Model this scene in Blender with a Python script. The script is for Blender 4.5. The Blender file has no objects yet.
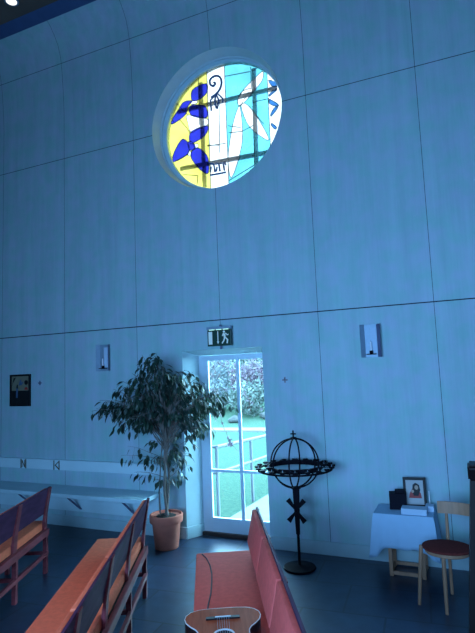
import bpy, bmesh, math, random
from mathutils import Vector, Matrix, geometry
random.seed(7)
SC = bpy.context.scene
COL = SC.collection
PI = math.pi
V3 = Vector

# ---------------------------------------------------------------- materials
def mat(name, col, rough=0.6, metal=0.0, spec=0.5, noise=0.0, nscale=8.0, stretch=(1, 1, 1), bump=0.0, col2=None, emit=None, estr=0.0, sheen=0.0):
    m = bpy.data.materials.new(name); m.use_nodes = True
    nt = m.node_tree; p = nt.nodes['Principled BSDF']
    p.inputs['Base Color'].default_value = (*col, 1)
    p.inputs['Roughness'].default_value = rough
    p.inputs['Metallic'].default_value = metal
    p.inputs['Specular IOR Level'].default_value = spec
    if sheen: p.inputs['Sheen Weight'].default_value = sheen
    if emit:
        p.inputs['Emission Color'].default_value = (*emit, 1); p.inputs['Emission Strength'].default_value = estr
    if noise or bump or col2:
        tc = nt.nodes.new('ShaderNodeTexCoord'); mp = nt.nodes.new('ShaderNodeMapping'); nz = nt.nodes.new('ShaderNodeTexNoise')
        mp.inputs['Scale'].default_value = stretch; nz.inputs['Scale'].default_value = nscale; nz.inputs['Detail'].default_value = 6
        nt.links.new(tc.outputs['Object'], mp.inputs['Vector']); nt.links.new(mp.outputs['Vector'], nz.inputs['Vector'])
        if noise or col2:
            r = nt.nodes.new('ShaderNodeValToRGB')
            a = col; b = col2 if col2 else tuple(c * (1 - noise) for c in col)
            r.color_ramp.elements[0].position = 0.36; r.color_ramp.elements[1].position = 0.64
            r.color_ramp.elements[0].color = (*b, 1); r.color_ramp.elements[1].color = (*a, 1)
            nt.links.new(nz.outputs['Fac'], r.inputs['Fac']); nt.links.new(r.outputs['Color'], p.inputs['Base Color'])
        if bump:
            bp = nt.nodes.new('ShaderNodeBump'); bp.inputs['Strength'].default_value = bump; bp.inputs['Distance'].default_value = 0.01
            nt.links.new(nz.outputs['Fac'], bp.inputs['Height']); nt.links.new(bp.outputs['Normal'], p.inputs['Normal'])
    return m

def glass_mat(name, col, clear=0.6):
    m = bpy.data.materials.new(name); m.use_nodes = True
    nt = m.node_tree; nt.nodes.remove(nt.nodes['Principled BSDF']); out = nt.nodes['Material Output']
    tr = nt.nodes.new('ShaderNodeBsdfTransparent'); tl = nt.nodes.new('ShaderNodeBsdfTranslucent'); gl = nt.nodes.new('ShaderNodeBsdfGlossy')
    gl.inputs['Roughness'].default_value = 0.08; gl.inputs['Color'].default_value = (1, 1, 1, 1)
    # hand-rolled glass: slightly uneven tint
    tc = nt.nodes.new('ShaderNodeTexCoord'); nz = nt.nodes.new('ShaderNodeTexNoise'); nz.inputs['Scale'].default_value = 3.5; nz.inputs['Detail'].default_value = 3
    nt.links.new(tc.outputs['Object'], nz.inputs['Vector'])
    r = nt.nodes.new('ShaderNodeValToRGB')
    r.color_ramp.elements[0].color = (*[c * 0.75 for c in col], 1); r.color_ramp.elements[1].color = (*[min(1, c * 1.2) for c in col], 1)
    r.color_ramp.elements[0].position = 0.3; r.color_ramp.elements[1].position = 0.7
    nt.links.new(nz.outputs['Fac'], r.inputs['Fac'])
    nt.links.new(r.outputs['Color'], tr.inputs['Color']); nt.links.new(r.outputs['Color'], tl.inputs['Color'])
    a = nt.nodes.new('ShaderNodeMixShader'); a.inputs[0].default_value = 1 - clear
    nt.links.new(tr.outputs[0], a.inputs[1]); nt.links.new(tl.outputs[0], a.inputs[2])
    b = nt.nodes.new('ShaderNodeMixShader'); b.inputs[0].default_value = 0.03
    nt.links.new(a.outputs[0], b.inputs[1]); nt.links.new(gl.outputs[0], b.inputs[2]); nt.links.new(b.outputs[0], out.inputs['Surface'])
    return m

PW = 1.1174           # width of a wall panel
Z1, Z2, Z3 = 2.4, 4.749, 6.08   # panel joint heights
def wall_mat():
    """limewashed plywood sheets: vertical grain, dark open joints between the sheets"""
    m = bpy.data.materials.new('limewashed_panels'); m.use_nodes = True
    nt = m.node_tree; p = nt.nodes['Principled BSDF']; N = nt.nodes.new; L = nt.links.new
    tc = N('ShaderNodeTexCoord'); sp = N('ShaderNodeSeparateXYZ'); L(tc.outputs['Object'], sp.inputs[0])
    def M(op, a, b=None, c=None):
        n = N('ShaderNodeMath'); n.operation = op
        for i, v in enumerate((a, b, c)):
            if v is None: continue
            if isinstance(v, (int, float)): n.inputs[i].default_value = v
            else: L(v, n.inputs[i])
        return n.outputs[0]
    X, Z = sp.outputs['X'], sp.outputs['Z']
    fx = M('ABSOLUTE', M('SUBTRACT', M('FRACT', M('ADD', M('DIVIDE', X, PW), 0.5)), 0.5))   # distance from joint in panel widths
    jv = M('LESS_THAN', fx, 0.0019)
    j1 = M('LESS_THAN', M('ABSOLUTE', M('SUBTRACT', Z, Z1)), 0.0055)
    j2 = M('LESS_THAN', M('ABSOLUTE', M('SUBTRACT', Z, Z2)), 0.0035)
    j3 = M('LESS_THAN', M('ABSOLUTE', M('SUBTRACT', Z, Z3)), 0.003)
    joint = M('MAXIMUM', M('MAXIMUM', jv, j1), M('MAXIMUM', j2, j3))
    mp = N('ShaderNodeMapping'); mp.inputs['Scale'].default_value = (9, 9, 0.55); L(tc.outputs['Object'], mp.inputs[0])
    n1 = N('ShaderNodeTexNoise'); n1.inputs['Scale'].default_value = 1.0; n1.inputs['Detail'].default_value = 8; n1.inputs['Distortion'].default_value = 0.6; L(mp.outputs[0], n1.inputs['Vector'])
    mp2 = N('ShaderNodeMapping'); mp2.inputs['Scale'].default_value = (60, 60, 3.0); L(tc.outputs['Object'], mp2.inputs[0])
    n2 = N('ShaderNodeTexNoise'); n2.inputs['Scale'].default_value = 1.0; n2.inputs['Detail'].default_value = 4; L(mp2.outputs[0], n2.inputs['Vector'])
    n3 = N('ShaderNodeTexNoise'); n3.inputs['Scale'].default_value = 1.3; n3.inputs['Detail'].default_value = 3; L(tc.outputs['Object'], n3.inputs['Vector'])
    # each sheet takes its wash a little differently
    cell = N('ShaderNodeTexWhiteNoise'); cell.noise_dimensions = '2D'
    cb = N('ShaderNodeCombineXYZ'); L(M('FLOOR', M('DIVIDE', X, PW)), cb.inputs[0]); L(M('FLOOR', M('DIVIDE', Z, Z1)), cb.inputs[1]); L(cb.outputs[0], cell.inputs['Vector'])
    f = M('ADD', M('ADD', M('MULTIPLY', n1.outputs['Fac'], 0.55), M('MULTIPLY', n2.outputs['Fac'], 0.25)), M('MULTIPLY', n3.outputs['Fac'], 0.3))
    f = M('ADD', f, M('MULTIPLY', M('SUBTRACT', cell.outputs['Value'], 0.5), 0.05))
    r = N('ShaderNodeValToRGB'); L(f, r.inputs['Fac'])
    e = r.color_ramp.elements
    e[0].position = 0.38; e[0].color = (*WALL_A, 1); e[1].position = 0.68; e[1].color = (*WALL_B, 1)
    n4 = N('ShaderNodeTexNoise'); n4.inputs['Scale'].default_value = 5.5; n4.inputs['Detail'].default_value = 5; L(tc.outputs['Object'], n4.inputs['Vector'])
    r4 = N('ShaderNodeValToRGB'); L(n4.outputs['Fac'], r4.inputs['Fac']); q = r4.color_ramp.elements
    q[0].position = .35; q[0].color = (0.86, 1.02, 0.93, 1); q[1].position = .65; q[1].color = (1.12, 0.98, 1.05, 1)
    tint = N('ShaderNodeMix'); tint.data_type = 'RGBA'; tint.blend_type = 'MULTIPLY'; tint.inputs[0].default_value = 1.0; L(r.outputs['Color'], tint.inputs[6]); L(r4.outputs['Color'], tint.inputs[7])
    mx = N('ShaderNodeMix'); mx.data_type = 'RGBA'; L(joint, mx.inputs[0]); L(tint.outputs[2], mx.inputs[6]); mx.inputs[7].default_value = (0.012, 0.02, 0.035, 1)
    L(mx.outputs[2], p.inputs['Base Color']); p.inputs['Roughness'].default_value = 0.62; p.inputs['Specular IOR Level'].default_value = 0.25
    bp = N('ShaderNodeBump'); bp.inputs['Strength'].default_value = 0.15; bp.inputs['Distance'].default_value = 0.004; L(f, bp.inputs['Height']); L(bp.outputs[0], p.inputs['Normal'])
    return m

def slate_mat():
    m = bpy.data.materials.new('slate_tiles'); m.use_nodes = True
    nt = m.node_tree; p = nt.nodes['Principled BSDF']; N = nt.nodes.new; L = nt.links.new
    tc = N('ShaderNodeTexCoord'); mp = N('ShaderNodeMapping'); mp.inputs['Rotation'].default_value = (0, 0, math.radians(-4)); mp.inputs['Location'].default_value = (0.1, -0.12, 0)
    L(tc.outputs['Object'], mp.inputs[0])
    bt = N('ShaderNodeTexBrick'); L(mp.outputs[0], bt.inputs['Vector'])
    bt.offset = 0.5; bt.inputs['Scale'].default_value = 1.0; bt.inputs['Brick Width'].default_value = 0.62; bt.inputs['Row Height'].default_value = 0.5
    bt.inputs['Mortar Size'].default_value = 0.009; bt.inputs['Mortar Smooth'].default_value = 0.3; bt.inputs['Bias'].default_value = 0
    bt.inputs['Color1'].default_value = (0.013, 0.030, 0.062, 1); bt.inputs['Color2'].default_value = (0.026, 0.050, 0.098, 1); bt.inputs['Mortar'].default_value = (0.008, 0.014, 0.022, 1)
    nz = N('ShaderNodeTexNoise'); nz.inputs['Scale'].default_value = 7; nz.inputs['Detail'].default_value = 8; L(tc.outputs['Object'], nz.inputs['Vector'])
    mx = N('ShaderNodeMix'); mx.data_type = 'RGBA'; mx.blend_type = 'MULTIPLY'; mx.inputs[0].default_value = 0.7
    r = N('ShaderNodeValToRGB'); r.color_ramp.elements[0].color = (0.45, 0.45, 0.5, 1); r.color_ramp.elements[1].color = (1.3, 1.3, 1.3, 1); r.color_ramp.elements[0].position = .3; r.color_ramp.elements[1].position = .7
    L(nz.outputs['Fac'], r.inputs['Fac']); L(bt.outputs['Color'], mx.inputs[6]); L(r.outputs['Color'], mx.inputs[7]); L(mx.outputs[2], p.inputs['Base Color'])
    p.inputs['Roughness'].default_value = 0.34; p.inputs['Specular IOR Level'].default_value = 0.65; p.inputs['Coat Weight'].default_value = 0.0; p.inputs['Coat Roughness'].default_value = 0.22; p.inputs['Coat IOR'].default_value = 1.6
    bp = N('ShaderNodeBump'); bp.inputs['Strength'].default_value = 0.25; bp.inputs['Distance'].default_value = 0.006; L(nz.outputs['Fac'], bp.inputs['Height']); L(bp.outputs[0], p.inputs['Normal'])
    return m

def leaf_mat(name, a, b, thru):
    m = bpy.data.materials.new(name); m.use_nodes = True
    nt = m.node_tree; p = nt.nodes['Principled BSDF']; out = nt.nodes['Material Output']; N = nt.nodes.new; L = nt.links.new
    tc = N('ShaderNodeTexCoord'); nz = N('ShaderNodeTexNoise'); nz.inputs['Scale'].default_value = 6; L(tc.outputs['Object'], nz.inputs['Vector'])
    r = N('ShaderNodeValToRGB'); r.color_ramp.elements[0].color = (*a, 1); r.color_ramp.elements[1].color = (*b, 1); r.color_ramp.elements[0].position = .35; r.color_ramp.elements[1].position = .65
    L(nz.outputs['Fac'], r.inputs['Fac']); L(r.outputs['Color'], p.inputs['Base Color']); p.inputs['Roughness'].default_value = 0.4
    tl = N('ShaderNodeBsdfTranslucent'); tl.inputs['Color'].default_value = (*[min(1, c * 2.2) for c in b], 1)
    mx = N('ShaderNodeMixShader'); mx.inputs[0].default_value = thru; L(p.outputs[0], mx.inputs[1]); L(tl.outputs[0], mx.inputs[2]); L(mx.outputs[0], out.inputs['Surface'])
    return m

def pane_mat():
    m = bpy.data.materials.new('clear_glazing'); m.use_nodes = True
    nt = m.node_tree; nt.nodes.remove(nt.nodes['Principled BSDF']); out = nt.nodes['Material Output']
    tr = nt.nodes.new('ShaderNodeBsdfTransparent'); tr.inputs['Color'].default_value = (0.9, 0.96, 0.98, 1)
    gl = nt.nodes.new('ShaderNodeBsdfGlossy'); gl.inputs['Roughness'].default_value = 0.02
    fr = nt.nodes.new('ShaderNodeFresnel'); fr.inputs['IOR'].default_value = 1.35
    a = nt.nodes.new('ShaderNodeMixShader'); nt.links.new(fr.outputs[0], a.inputs[0]); nt.links.new(tr.outputs[0], a.inputs[1]); nt.links.new(gl.outputs[0], a.inputs[2]); nt.links.new(a.outputs[0], out.inputs['Surface'])
    return m

WALL_A = (0.30, 0.455, 0.51); WALL_B = (0.365, 0.54, 0.595)
M = dict(
    wall=wall_mat(), slate=slate_mat(), pane=pane_mat(),
    plain=mat('plain_paint', (0.10, 0.15, 0.18), .7, noise=.08, nscale=3),
    paint=mat('pale_blue_paint', (0.48, 0.68, 0.74), .5, noise=.08, nscale=5),
    base=mat('skirting_paint', (0.36, 0.52, 0.56), .5, noise=.06),
    white=mat('door_white', (0.52, 0.66, 0.76), .4, noise=.04),
    reveal=mat('reveal_plaster', (0.45, 0.60, 0.66), .7, noise=.06),
    ceil=mat('ceiling_board', (0.15, 0.11, 0.085), .8, noise=.2, nscale=2),
    band=mat('ceiling_edge_paint', (0.05, 0.10, 0.22), .5, noise=.1),
    mahog=mat('red_mahogany', (0.27, 0.052, 0.065), .5, spec=.15, noise=.35, nscale=6, stretch=(4, 1, 4)),
    backwood=mat('dark_purple_back_panel', (0.085, 0.035, 0.085), .55, spec=.04, noise=.3, nscale=6, stretch=(4, 1, 4)),
    darkwood=mat('dark_stained_wood', (0.014, 0.007, 0.008), .5, spec=.15, noise=.3, nscale=8),
    orange=mat('orange_upholstery', (0.84, 0.185, 0.095), .9, spec=.15, noise=.12, nscale=30),
    red=mat('red_upholstery_light_tinted', (0.68, 0.115, 0.100), .9, spec=.1, noise=.12, nscale=30),  # same cloth as the orange pews, difference in light put into its tone
    piping=mat('dark_piping', (0.05, 0.02, 0.03), .6, noise=.1),
    iron=mat('black_iron', (0.009, 0.009, 0.014), .6, spec=.03, noise=.3, nscale=30),
    candle=mat('candle_wax', (0.75, 0.78, 0.85), .5, noise=.03),
    terra=mat('terracotta', (0.56, 0.17, 0.115), .85, spec=.2, noise=.2, nscale=9, bump=.1),
    soil=mat('potting_soil', (0.02, 0.014, 0.01), .95, noise=.5, nscale=40, bump=.6),
    bark=mat('pale_bark', (0.17, 0.15, 0.13), .85, noise=.3, nscale=25, bump=.3),
    leaf=leaf_mat('ficus_leaf', (0.008, 0.024, 0.022), (0.022, 0.055, 0.032), .12),
    cloth=mat('white_linen', (0.36, 0.55, 0.73), .9, spec=.1, noise=.04, nscale=12),
    paper=mat('white_card', (0.46, 0.60, 0.75), .7, spec=.2, noise=.03),
    birch=mat('pale_birch', (0.42, 0.22, 0.13), .45, noise=.2, nscale=4, stretch=(8, 8, 1)),
    seatred=mat('dark_red_seat_fabric', (0.16, 0.030, 0.026), .9, spec=.1, noise=.3, nscale=60),
    black=mat('black_box_card', (0.010, 0.010, 0.018), .6, spec=.05, noise=.2),
    frame=mat('dark_picture_frame', (0.012, 0.013, 0.015), .5, spec=.2, noise=.2),
    mount=mat('cream_mount', (0.42, 0.42, 0.42), .6, noise=.05),
    picbeige=mat('picture_cream_ground', (0.20, 0.19, 0.13), .6, noise=.15, nscale=12),
    picdark=mat('picture_dark_ground', (0.008, 0.012, 0.014), .5, noise=.4, nscale=12),
    picred=mat('picture_red', (0.36, 0.03, 0.025), .6, noise=.2, nscale=20),
    picblue=mat('picture_blue', (0.06, 0.12, 0.22), .6, noise=.2, nscale=20),
    picskin=mat('picture_skin', (0.45, 0.30, 0.22), .6, noise=.1),
    metal=mat('brushed_steel', (0.25, 0.36, 0.46), .5, .25, noise=.08, nscale=30),
    metaldark=mat('dark_steel', (0.14, 0.16, 0.26), .5, .25, noise=.08, nscale=30),
    brass=mat('dull_brass', (0.16, 0.11, 0.06), .5, .5, noise=.2, nscale=30),
    threshold=mat('brown_threshold', (0.05, 0.028, 0.022), .5, noise=.3),
    green=mat('sign_green', (0.004, 0.045, 0.028), .4, noise=.05),
    signwhite=mat('sign_white', (0.55, 0.68, 0.68), .5, noise=.02, emit=(0.7, 1, 0.9), estr=.12),
    lamp=mat('sign_lamp', (0.6, 0.9, 0.7), .5, noise=.02, emit=(0.55, 1.0, 0.75), estr=.9),
    bulb=mat('ceiling_lamp_glass', (0.9, 0.9, 0.8), .5, noise=.02, emit=(1, .93, .8), estr=1.6),
    spruce=mat('varnished_spruce', (0.33, 0.085, 0.040), .5, spec=.02, noise=.25, nscale=5, stretch=(14, 1, 1)),
    guitarside=mat('dark_rosewood', (0.03, 0.012, 0.01), .25, noise=.4, nscale=5),
    bone=mat('bone_white', (0.6, 0.6, 0.62), .4, noise=.05),
    cord=mat('dark_cord', (0.03, 0.012, 0.02), .7, noise=.1),
    lead=mat('lead_came', (0.015, 0.02, 0.04), .5, .4, noise=.2),
    glasspaint=mat('blue_glass_paint', (0.02, 0.09, 0.24), .5, noise=.1),
    barmetal=mat('outer_bar_paint', (0.20, 0.34, 0.85), .5, noise=.1),
    g_white=glass_mat('white_glass', (0.165, 0.105, 0.088), .72), g_yellow=glass_mat('yellow_glass', (0.158, 0.089, 0.0165), .62),
    g_blue=glass_mat('blue_glass', (0.0054, 0.0043, 0.043), .65), g_cyan=glass_mat('cyan_glass', (0.031, 0.075, 0.077), .62), g_rblue=glass_mat('sky_blue_glass', (0.0072, 0.0195, 0.043), .65),
    grass=mat('lawn_grass', (0.042, 0.068, 0.049), 1, spec=0, noise=.35, nscale=26, bump=.3, col2=(0.026, 0.050, 0.039)),
    path=mat('pale_concrete', (0.125, 0.125, 0.125), 1, spec=.02, noise=.12, nscale=4),
    rail=mat('rail_white', (0.14, 0.147, 0.168), .6, spec=.1, noise=.05),
    shrubA=leaf_mat('shrub_green', (0.021, 0.037, 0.033), (0.057, 0.075, 0.071), .25),
    shrubB=leaf_mat('shrub_russet', (0.034, 0.024, 0.040), (0.071, 0.046, 0.066), .25),
    shrubC=leaf_mat('shrub_bluegreen', (0.023, 0.038, 0.048), (0.057, 0.07, 0.082), .25),
    stem=mat('brown_stem', (0.10, 0.07, 0.07), .85, noise=.3, nscale=20),
    closed_pane=mat('opaque_pane_paint', (0.5, 0.6, 0.65), .4, noise=.03),  # opaque filler that closes the added windows
    railboard=mat('pale_board_paint', (0.54, 0.74, 0.80), .5, noise=.06, nscale=5), faintcross=mat('faded_red_mark', (0.30, 0.24, 0.27), .7, noise=.1),
    stone=mat('pale_rubble', (0.06, 0.063, 0.066), .9, spec=.1, noise=.3, nscale=3),
)

# ---------------------------------------------------------------- mesh helpers
def bx(bm, x0, x1, y0, y1, z0, z1, bev=0.0, mtx=None):
    r = bmesh.ops.create_cube(bm, size=1.0)
    vs = r['verts']
    for v in vs:
        v.co = V3(((x0 + x1) / 2 + v.co.x * (x1 - x0), (y0 + y1) / 2 + v.co.y * (y1 - y0), (z0 + z1) / 2 + v.co.z * (z1 - z0)))
    if bev:
        es = list({e for v in vs for e in v.link_edges})
        rr = bmesh.ops.bevel(bm, geom=es, offset=bev, segments=2, affect='EDGES', profile=0.6)
        vs = list({v for f in rr['faces'] for v in f.verts} | {v for v in vs if v.is_valid})
    if mtx is not None:
        for v in vs: v.co = mtx @ v.co
    return vs

def tube(bm, pts, r, n=8, closed=False, cap=True):
    pts = [V3(p) for p in pts]; N = len(pts)
    rs = r if isinstance(r, (list, tuple)) else [r] * N
    rings = []; up = None
    for i, p in enumerate(pts):
        if closed: t = pts[(i + 1) % N] - pts[i - 1]
        else: t = pts[min(i + 1, N - 1)] - pts[max(i - 1, 0)]
        t.normalize()
        if up is None: up = V3((0, 0, 1)) if abs(t.z) < 0.9 else V3((1, 0, 0))
        a = t.cross(up); 
        if a.length < 1e-6: a = t.orthogonal()
        a.normalize(); b = a.cross(t).normalized(); up = b
        rings.append([bm.verts.new(p + (a * math.cos(2 * PI * k / n) + b * math.sin(2 * PI * k / n)) * rs[i]) for k in range(n)])
    for i in range(N if closed else N - 1):
        A, B = rings[i], rings[(i + 1) % N]
        for k in range(n): bm.faces.new((A[k], A[(k + 1) % n], B[(k + 1) % n], B[k]))
    if cap and not closed:
        bm.faces.new(rings[0][::-1]); bm.faces.new(rings[-1])

def bar(bm, p, q, w, t, up=(0, 0, 1)):
    """rectangular bar from p to q: w across, t along 'up'"""
    p, q = V3(p), V3(q); d = (q - p).normalized(); a = d.cross(V3(up)).normalized(); b = a.cross(d)
    vs = [bm.verts.new(o + a * sa * w / 2 + b * sb * t / 2) for o in (p, q) for sa, sb in ((-1, -1), (1, -1), (1, 1), (-1, 1))]
    for f in ((3, 2, 1, 0), (4, 5, 6, 7), (0, 1, 5, 4), (1, 2, 6, 5), (2, 3, 7, 6), (3, 0, 4, 7)): bm.faces.new([vs[i] for i in f])

def lathe(bm, prof, n=32, c=(0, 0, 0), closed_bottom=True):
    rings = []
    for r, z in prof:
        rings.append([bm.verts.new((c[0] + r * math.cos(2 * PI * k / n), c[1] + r * math.sin(2 * PI * k / n), c[2] + z)) for k in range(n)])
    for A, B in zip(rings, rings[1:]):
        for k in range(n): bm.faces.new((A[k], A[(k + 1) % n], B[(k + 1) % n], B[k]))
    if closed_bottom: bm.faces.new(rings[0][::-1])
    bm.faces.new(rings[-1])

def prism(bm, poly, o, ax, ay, ext):
    """extrude a 2D polygon: o + x*ax + y*ay, thickness vector ext"""
    o, ax, ay, ext = V3(o), V3(ax), V3(ay), V3(ext)
    A = [bm.verts.new(o + ax * x + ay * y) for x, y in poly]; B = [bm.verts.new(v.co + ext) for v in A]
    n = len(poly)
    bm.faces.new(A); bm.faces.new(B[::-1])
    for i in range(n): bm.faces.new((A[i], A[(i + 1) % n], B[(i + 1) % n], B[i]))

def obj(name, bm, m, parent=None, smooth=False, loc=None):
    bmesh.ops.recalc_face_normals(bm, faces=bm.faces[:])
    me = bpy.data.meshes.new(name); bm.to_mesh(me); bm.free()
    for mm in (m if isinstance(m, list) else [m]): me.materials.append(mm)
    if smooth:
        for p in me.polygons: p.use_smooth = True
        try: me.set_sharp_from_angle(angle=math.radians(40))
        except Exception: pass
    o = bpy.data.objects.new(name, me); COL.objects.link(o)
    if loc: o.location = loc
    if parent: o.parent = parent
    return o

def thing(name, label, cat, loc=(0, 0, 0), rz=0.0, group=None):
    o = bpy.data.objects.new(name, None); COL.objects.link(o); o.empty_display_size = .1
    o.location = loc; o.rotation_euler = (0, 0, rz)
    return tag(o, label, cat, group)
def tag(o, label, cat, group=None, kind=None):
    o['label'] = label; o['category'] = cat
    if group: o['group'] = group
    if kind: o['kind'] = kind
    return o
def struct(name, bm, m, smooth=False, label=None, cat=None):
    o = obj(name, bm, m, None, smooth); o['kind'] = 'structure'
    if label: o['label'] = label
    if cat: o['category'] = cat
    return o
def copy_tree(o, parent=None):
    c = o.copy(); COL.objects.link(c)
    if parent: c.parent = parent
    for ch in [x for x in o.children]: copy_tree(ch, c)
    return c
def new(): return bmesh.new()

SKY = 28.0; E_FILL_BACK = 318.0; E_FILL_RIGHT = 18.0; FILL_DAY = (0.225, 0.525, 1.0); WARM = (1.0, 0.60, 0.34); E_WARM = 265.0; E_SUN = 1.0

# ================================================================= THE SETTING
PROF = [(0, 0), (5.4, 0), (5.7, -.015), (5.95, -.035), (6.08, -.05), (6.2, -.075), (6.3, -.11), (6.4, -.17), (6.48, -.24), (6.54, -.31)]
def ycove(z):
    for (a, ya), (b, yb) in zip(PROF, PROF[1:]):
        if z <= b: return ya + (yb - ya) * (z - a) / (b - a)
    return PROF[-1][1]
XL, XR, YB, ZC = -4.5, 8.0, -6.5, 6.62
WC = (2.24, 4.768); WR = .842            # round window
DX0, DX1, DZ = 1.735, 2.72, 2.075        # door opening
def wall_sheet(z1, cr, dx0, dx1, dz, y, rows, coved):
    vs, es = [], []
    def loop(pts):
        k = len(vs); vs.extend(V3(p).to_2d() if len(p) == 3 else V3((*p, 0)).to_2d() for p in pts); es.extend((k + i, k + (i + 1) % len(pts)) for i in range(len(pts)))
    loop([(XL, 0), (dx0, 0), (dx0, dz), (dx1, dz), (dx1, 0), (XR, 0), (XR, z1), (XL, z1)])
    loop([(WC[0] + cr * math.cos(2 * PI * i / 96), WC[1] + cr * math.sin(2 * PI * i / 96)) for i in range(96)])
    for z in rows:
        k = len(vs); vs.extend([V3((XL, z)), V3((XR, z))]); es.append((k, k + 1))
    v2, e2, f2, *_ = geometry.delaunay_2d_cdt(vs, es, [], 0, 1e-5)
    bm = new(); bv = [bm.verts.new((p.x, y + (ycove(p.y) if coved else 0), p.y)) for p in v2]
    for f in f2:
        c = sum((v2[i] for i in f), V3((0, 0))) / len(f)
        if (c - V3(WC)).length < cr * .999 or (dx0 < c.x < dx1 and c.y < dz): continue
        bm.faces.new([bv[i] for i in f])
    for v in [v for v in bm.verts if not v.link_faces]: bm.verts.remove(v)
    return bm
bm = wall_sheet(6.54, WR, DX0, DX1, DZ, 0, [z for z, _ in PROF[1:-1]], True)
wf = struct('wall_front', bm, M['wall'])
for p in wf.data.polygons: p.use_smooth = True
struct('wall_front_outer', wall_sheet(6.9, .83, 1.84, 2.88, 2.02, .34, [], False), M['plain'])

# plastered reveal of the round window
bm = new(); n = 96
ring = lambda r, y: [bm.verts.new((WC[0] + r * math.cos(2 * PI * i / n), (ycove(WC[1] + r * math.sin(2 * PI * i / n)) if y is None else y), WC[1] + r * math.sin(2 * PI * i / n))) for i in range(n)]
R_ = [ring(WR, None), ring(.815, .14), ring(.80, .15), ring(.80, .26), ring(.83, .34)]
for A, B in zip(R_, R_[1:]):
    for i in range(n): bm.faces.new((A[i], A[(i + 1) % n], B[(i + 1) % n], B[i]))
struct('trim_1', bm, M['reveal'], smooth=True)

# door recess: splayed jambs and soffit
bm = new()
def quad(bm, *p): return bm.faces.new([bm.verts.new(q) for q in p])
quad(bm, (DX0, 0, 0), (1.84, .20, 0), (1.84, .20, 2.02), (DX0, 0, DZ))
quad(bm, (DX1, 0, 0), (2.88, .20, 0), (2.88, .20, 2.02), (DX1, 0, DZ))
quad(bm, (DX0, 0, DZ), (DX1, 0, DZ), (2.88, .20, 2.02), (1.84, .20, 2.02))
quad(bm, (1.84, .20, 0), (1.84, .34, 0), (1.84, .34, 2.02), (1.84, .20, 2.02))
quad(bm, (2.88, .20, 0), (2.88, .34, 0), (2.88, .34, 2.02), (2.88, .20, 2.02))
quad(bm, (2.88, .20, 2.02), (1.84, .20, 2.02), (1.84, .34, 2.02), (2.88, .34, 2.02))
struct('trim_2', bm, M['base'])

bm = new(); bx(bm, XL, XR, YB, .20, -.10, 0); struct('floor', bm, M['slate'])
bm = new(); bx(bm, XL, XR, YB, -.44, ZC, ZC + .1); struct('ceiling', bm, M['ceil'])
bm = new(); prism(bm, [(-.31, 6.535), (-.44, 6.62), (-.44, 6.72), (-.25, 6.72), (-.25, 6.575)], (XL, 0, 0), (0, 1, 0), (0, 0, 1), (XR - XL, 0, 0)); struct('trim_3', bm, M['band'])
# the other walls, with unseen windows added behind and right to hold the fill lights
bm = new(); bx(bm, XL - .2, XL, YB, .34, 0, 6.9); struct('wall_left', bm, M['plain'])
bm = new()
for a in ((XL, 2.3, 0, 6.9), (5.0, XR, 0, 6.9), (2.3, 5.0, 0, .9), (2.3, 5.0, 2.7, 6.9)): bx(bm, a[0], a[1], YB - .25, YB, a[2], a[3])
struct('wall_back', bm, M['plain'])
bm = new()
for a in ((YB, -5.6, 0, 6.9), (-2.2, .34, 0, 6.9), (-5.6, -2.2, 0, .8), (-5.6, -2.2, 3.0, 6.9)): bx(bm, XR, XR + .25, a[0], a[1], a[2], a[3])
struct('wall_right', bm, M['plain'])
bm = new()
for x in (2.3, 3.2, 4.1, 5.0): bx(bm, x - .03, x + .03, YB - .14, YB - .08, .9, 2.7)
for z in (.93, 1.8, 2.67): bx(bm, 2.3, 5.0, YB - .14, YB - .08, z - .03, z + .03)
w2 = struct('added_window_2', bm, M['white'])  # unseen window added to carry the back fill lamp
bm = new(); bx(bm, 2.3, 5.0, YB - .20, YB - .15, .9, 2.7); obj('opaque_pane', bm, M['closed_pane'], w2)
bm = new()
for y in (-5.6, -4.47, -3.33, -2.2): bx(bm, XR + .08, XR + .14, y - .03, y + .03, .8, 3.0)
for z in (.83, 1.9, 2.97): bx(bm, XR + .08, XR + .14, -5.6, -2.2, z - .03, z + .03)
w3 = struct('added_window_3', bm, M['white'])  # unseen window added for the fill lamp on the right
bm = new(); bx(bm, XR + .15, XR + .20, -5.6, -2.2, .8, 3.0); obj('opaque_pane', bm, M['closed_pane'], w3)
# skirting
bm = new(); bx(bm, DX1 + .005, XR, -.02, 0, 0, .125, .004); struct('baseboard_right', bm, M['base'])
bm = new(); bx(bm, XL, DX0, -.02, 0, 0, .125, .004)
bar(bm, (DX0 + .004, -.012, .0625), (1.845, .195, .0625), .018, .125); struct('baseboard_left', bm, M['base'])

# ---- round stained-glass window
BLUE = [[[-0.532,0.699],[-0.437,0.76],[-0.256,0.76],[-0.261,0.612],[-0.39,0.536],[-0.525,0.547]],[[-0.537,0.55],[-0.607,0.469],[-0.638,0.364],[-0.749,0.292],[-0.917,0.245],[-0.886,0.351],[-0.771,0.473],[-0.686,0.565]],[[-0.567,0.47],[-0.342,0.425],[-0.271,0.345],[-0.276,0.2],[-0.481,0.262],[-0.571,0.335]],[[-0.583,0.017],[-0.434,0.067],[-0.264,0.063],[-0.275,-0.031],[-0.362,-0.109],[-0.495,-0.151],[-0.588,-0.154]],[[-0.72,-0.05],[-0.615,-0.16],[-0.634,-0.315],[-0.881,-0.398],[-0.92,-0.328],[-0.846,-0.171]],[[-0.566,-0.293],[-0.497,-0.248],[-0.394,-0.295],[-0.275,-0.465],[-0.279,-0.703],[-0.381,-0.659],[-0.508,-0.513],[-0.578,-0.389]],[[-0.628,-0.125],[-0.535,-0.147],[-0.494,-0.253],[-0.592,-0.269]]]
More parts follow.
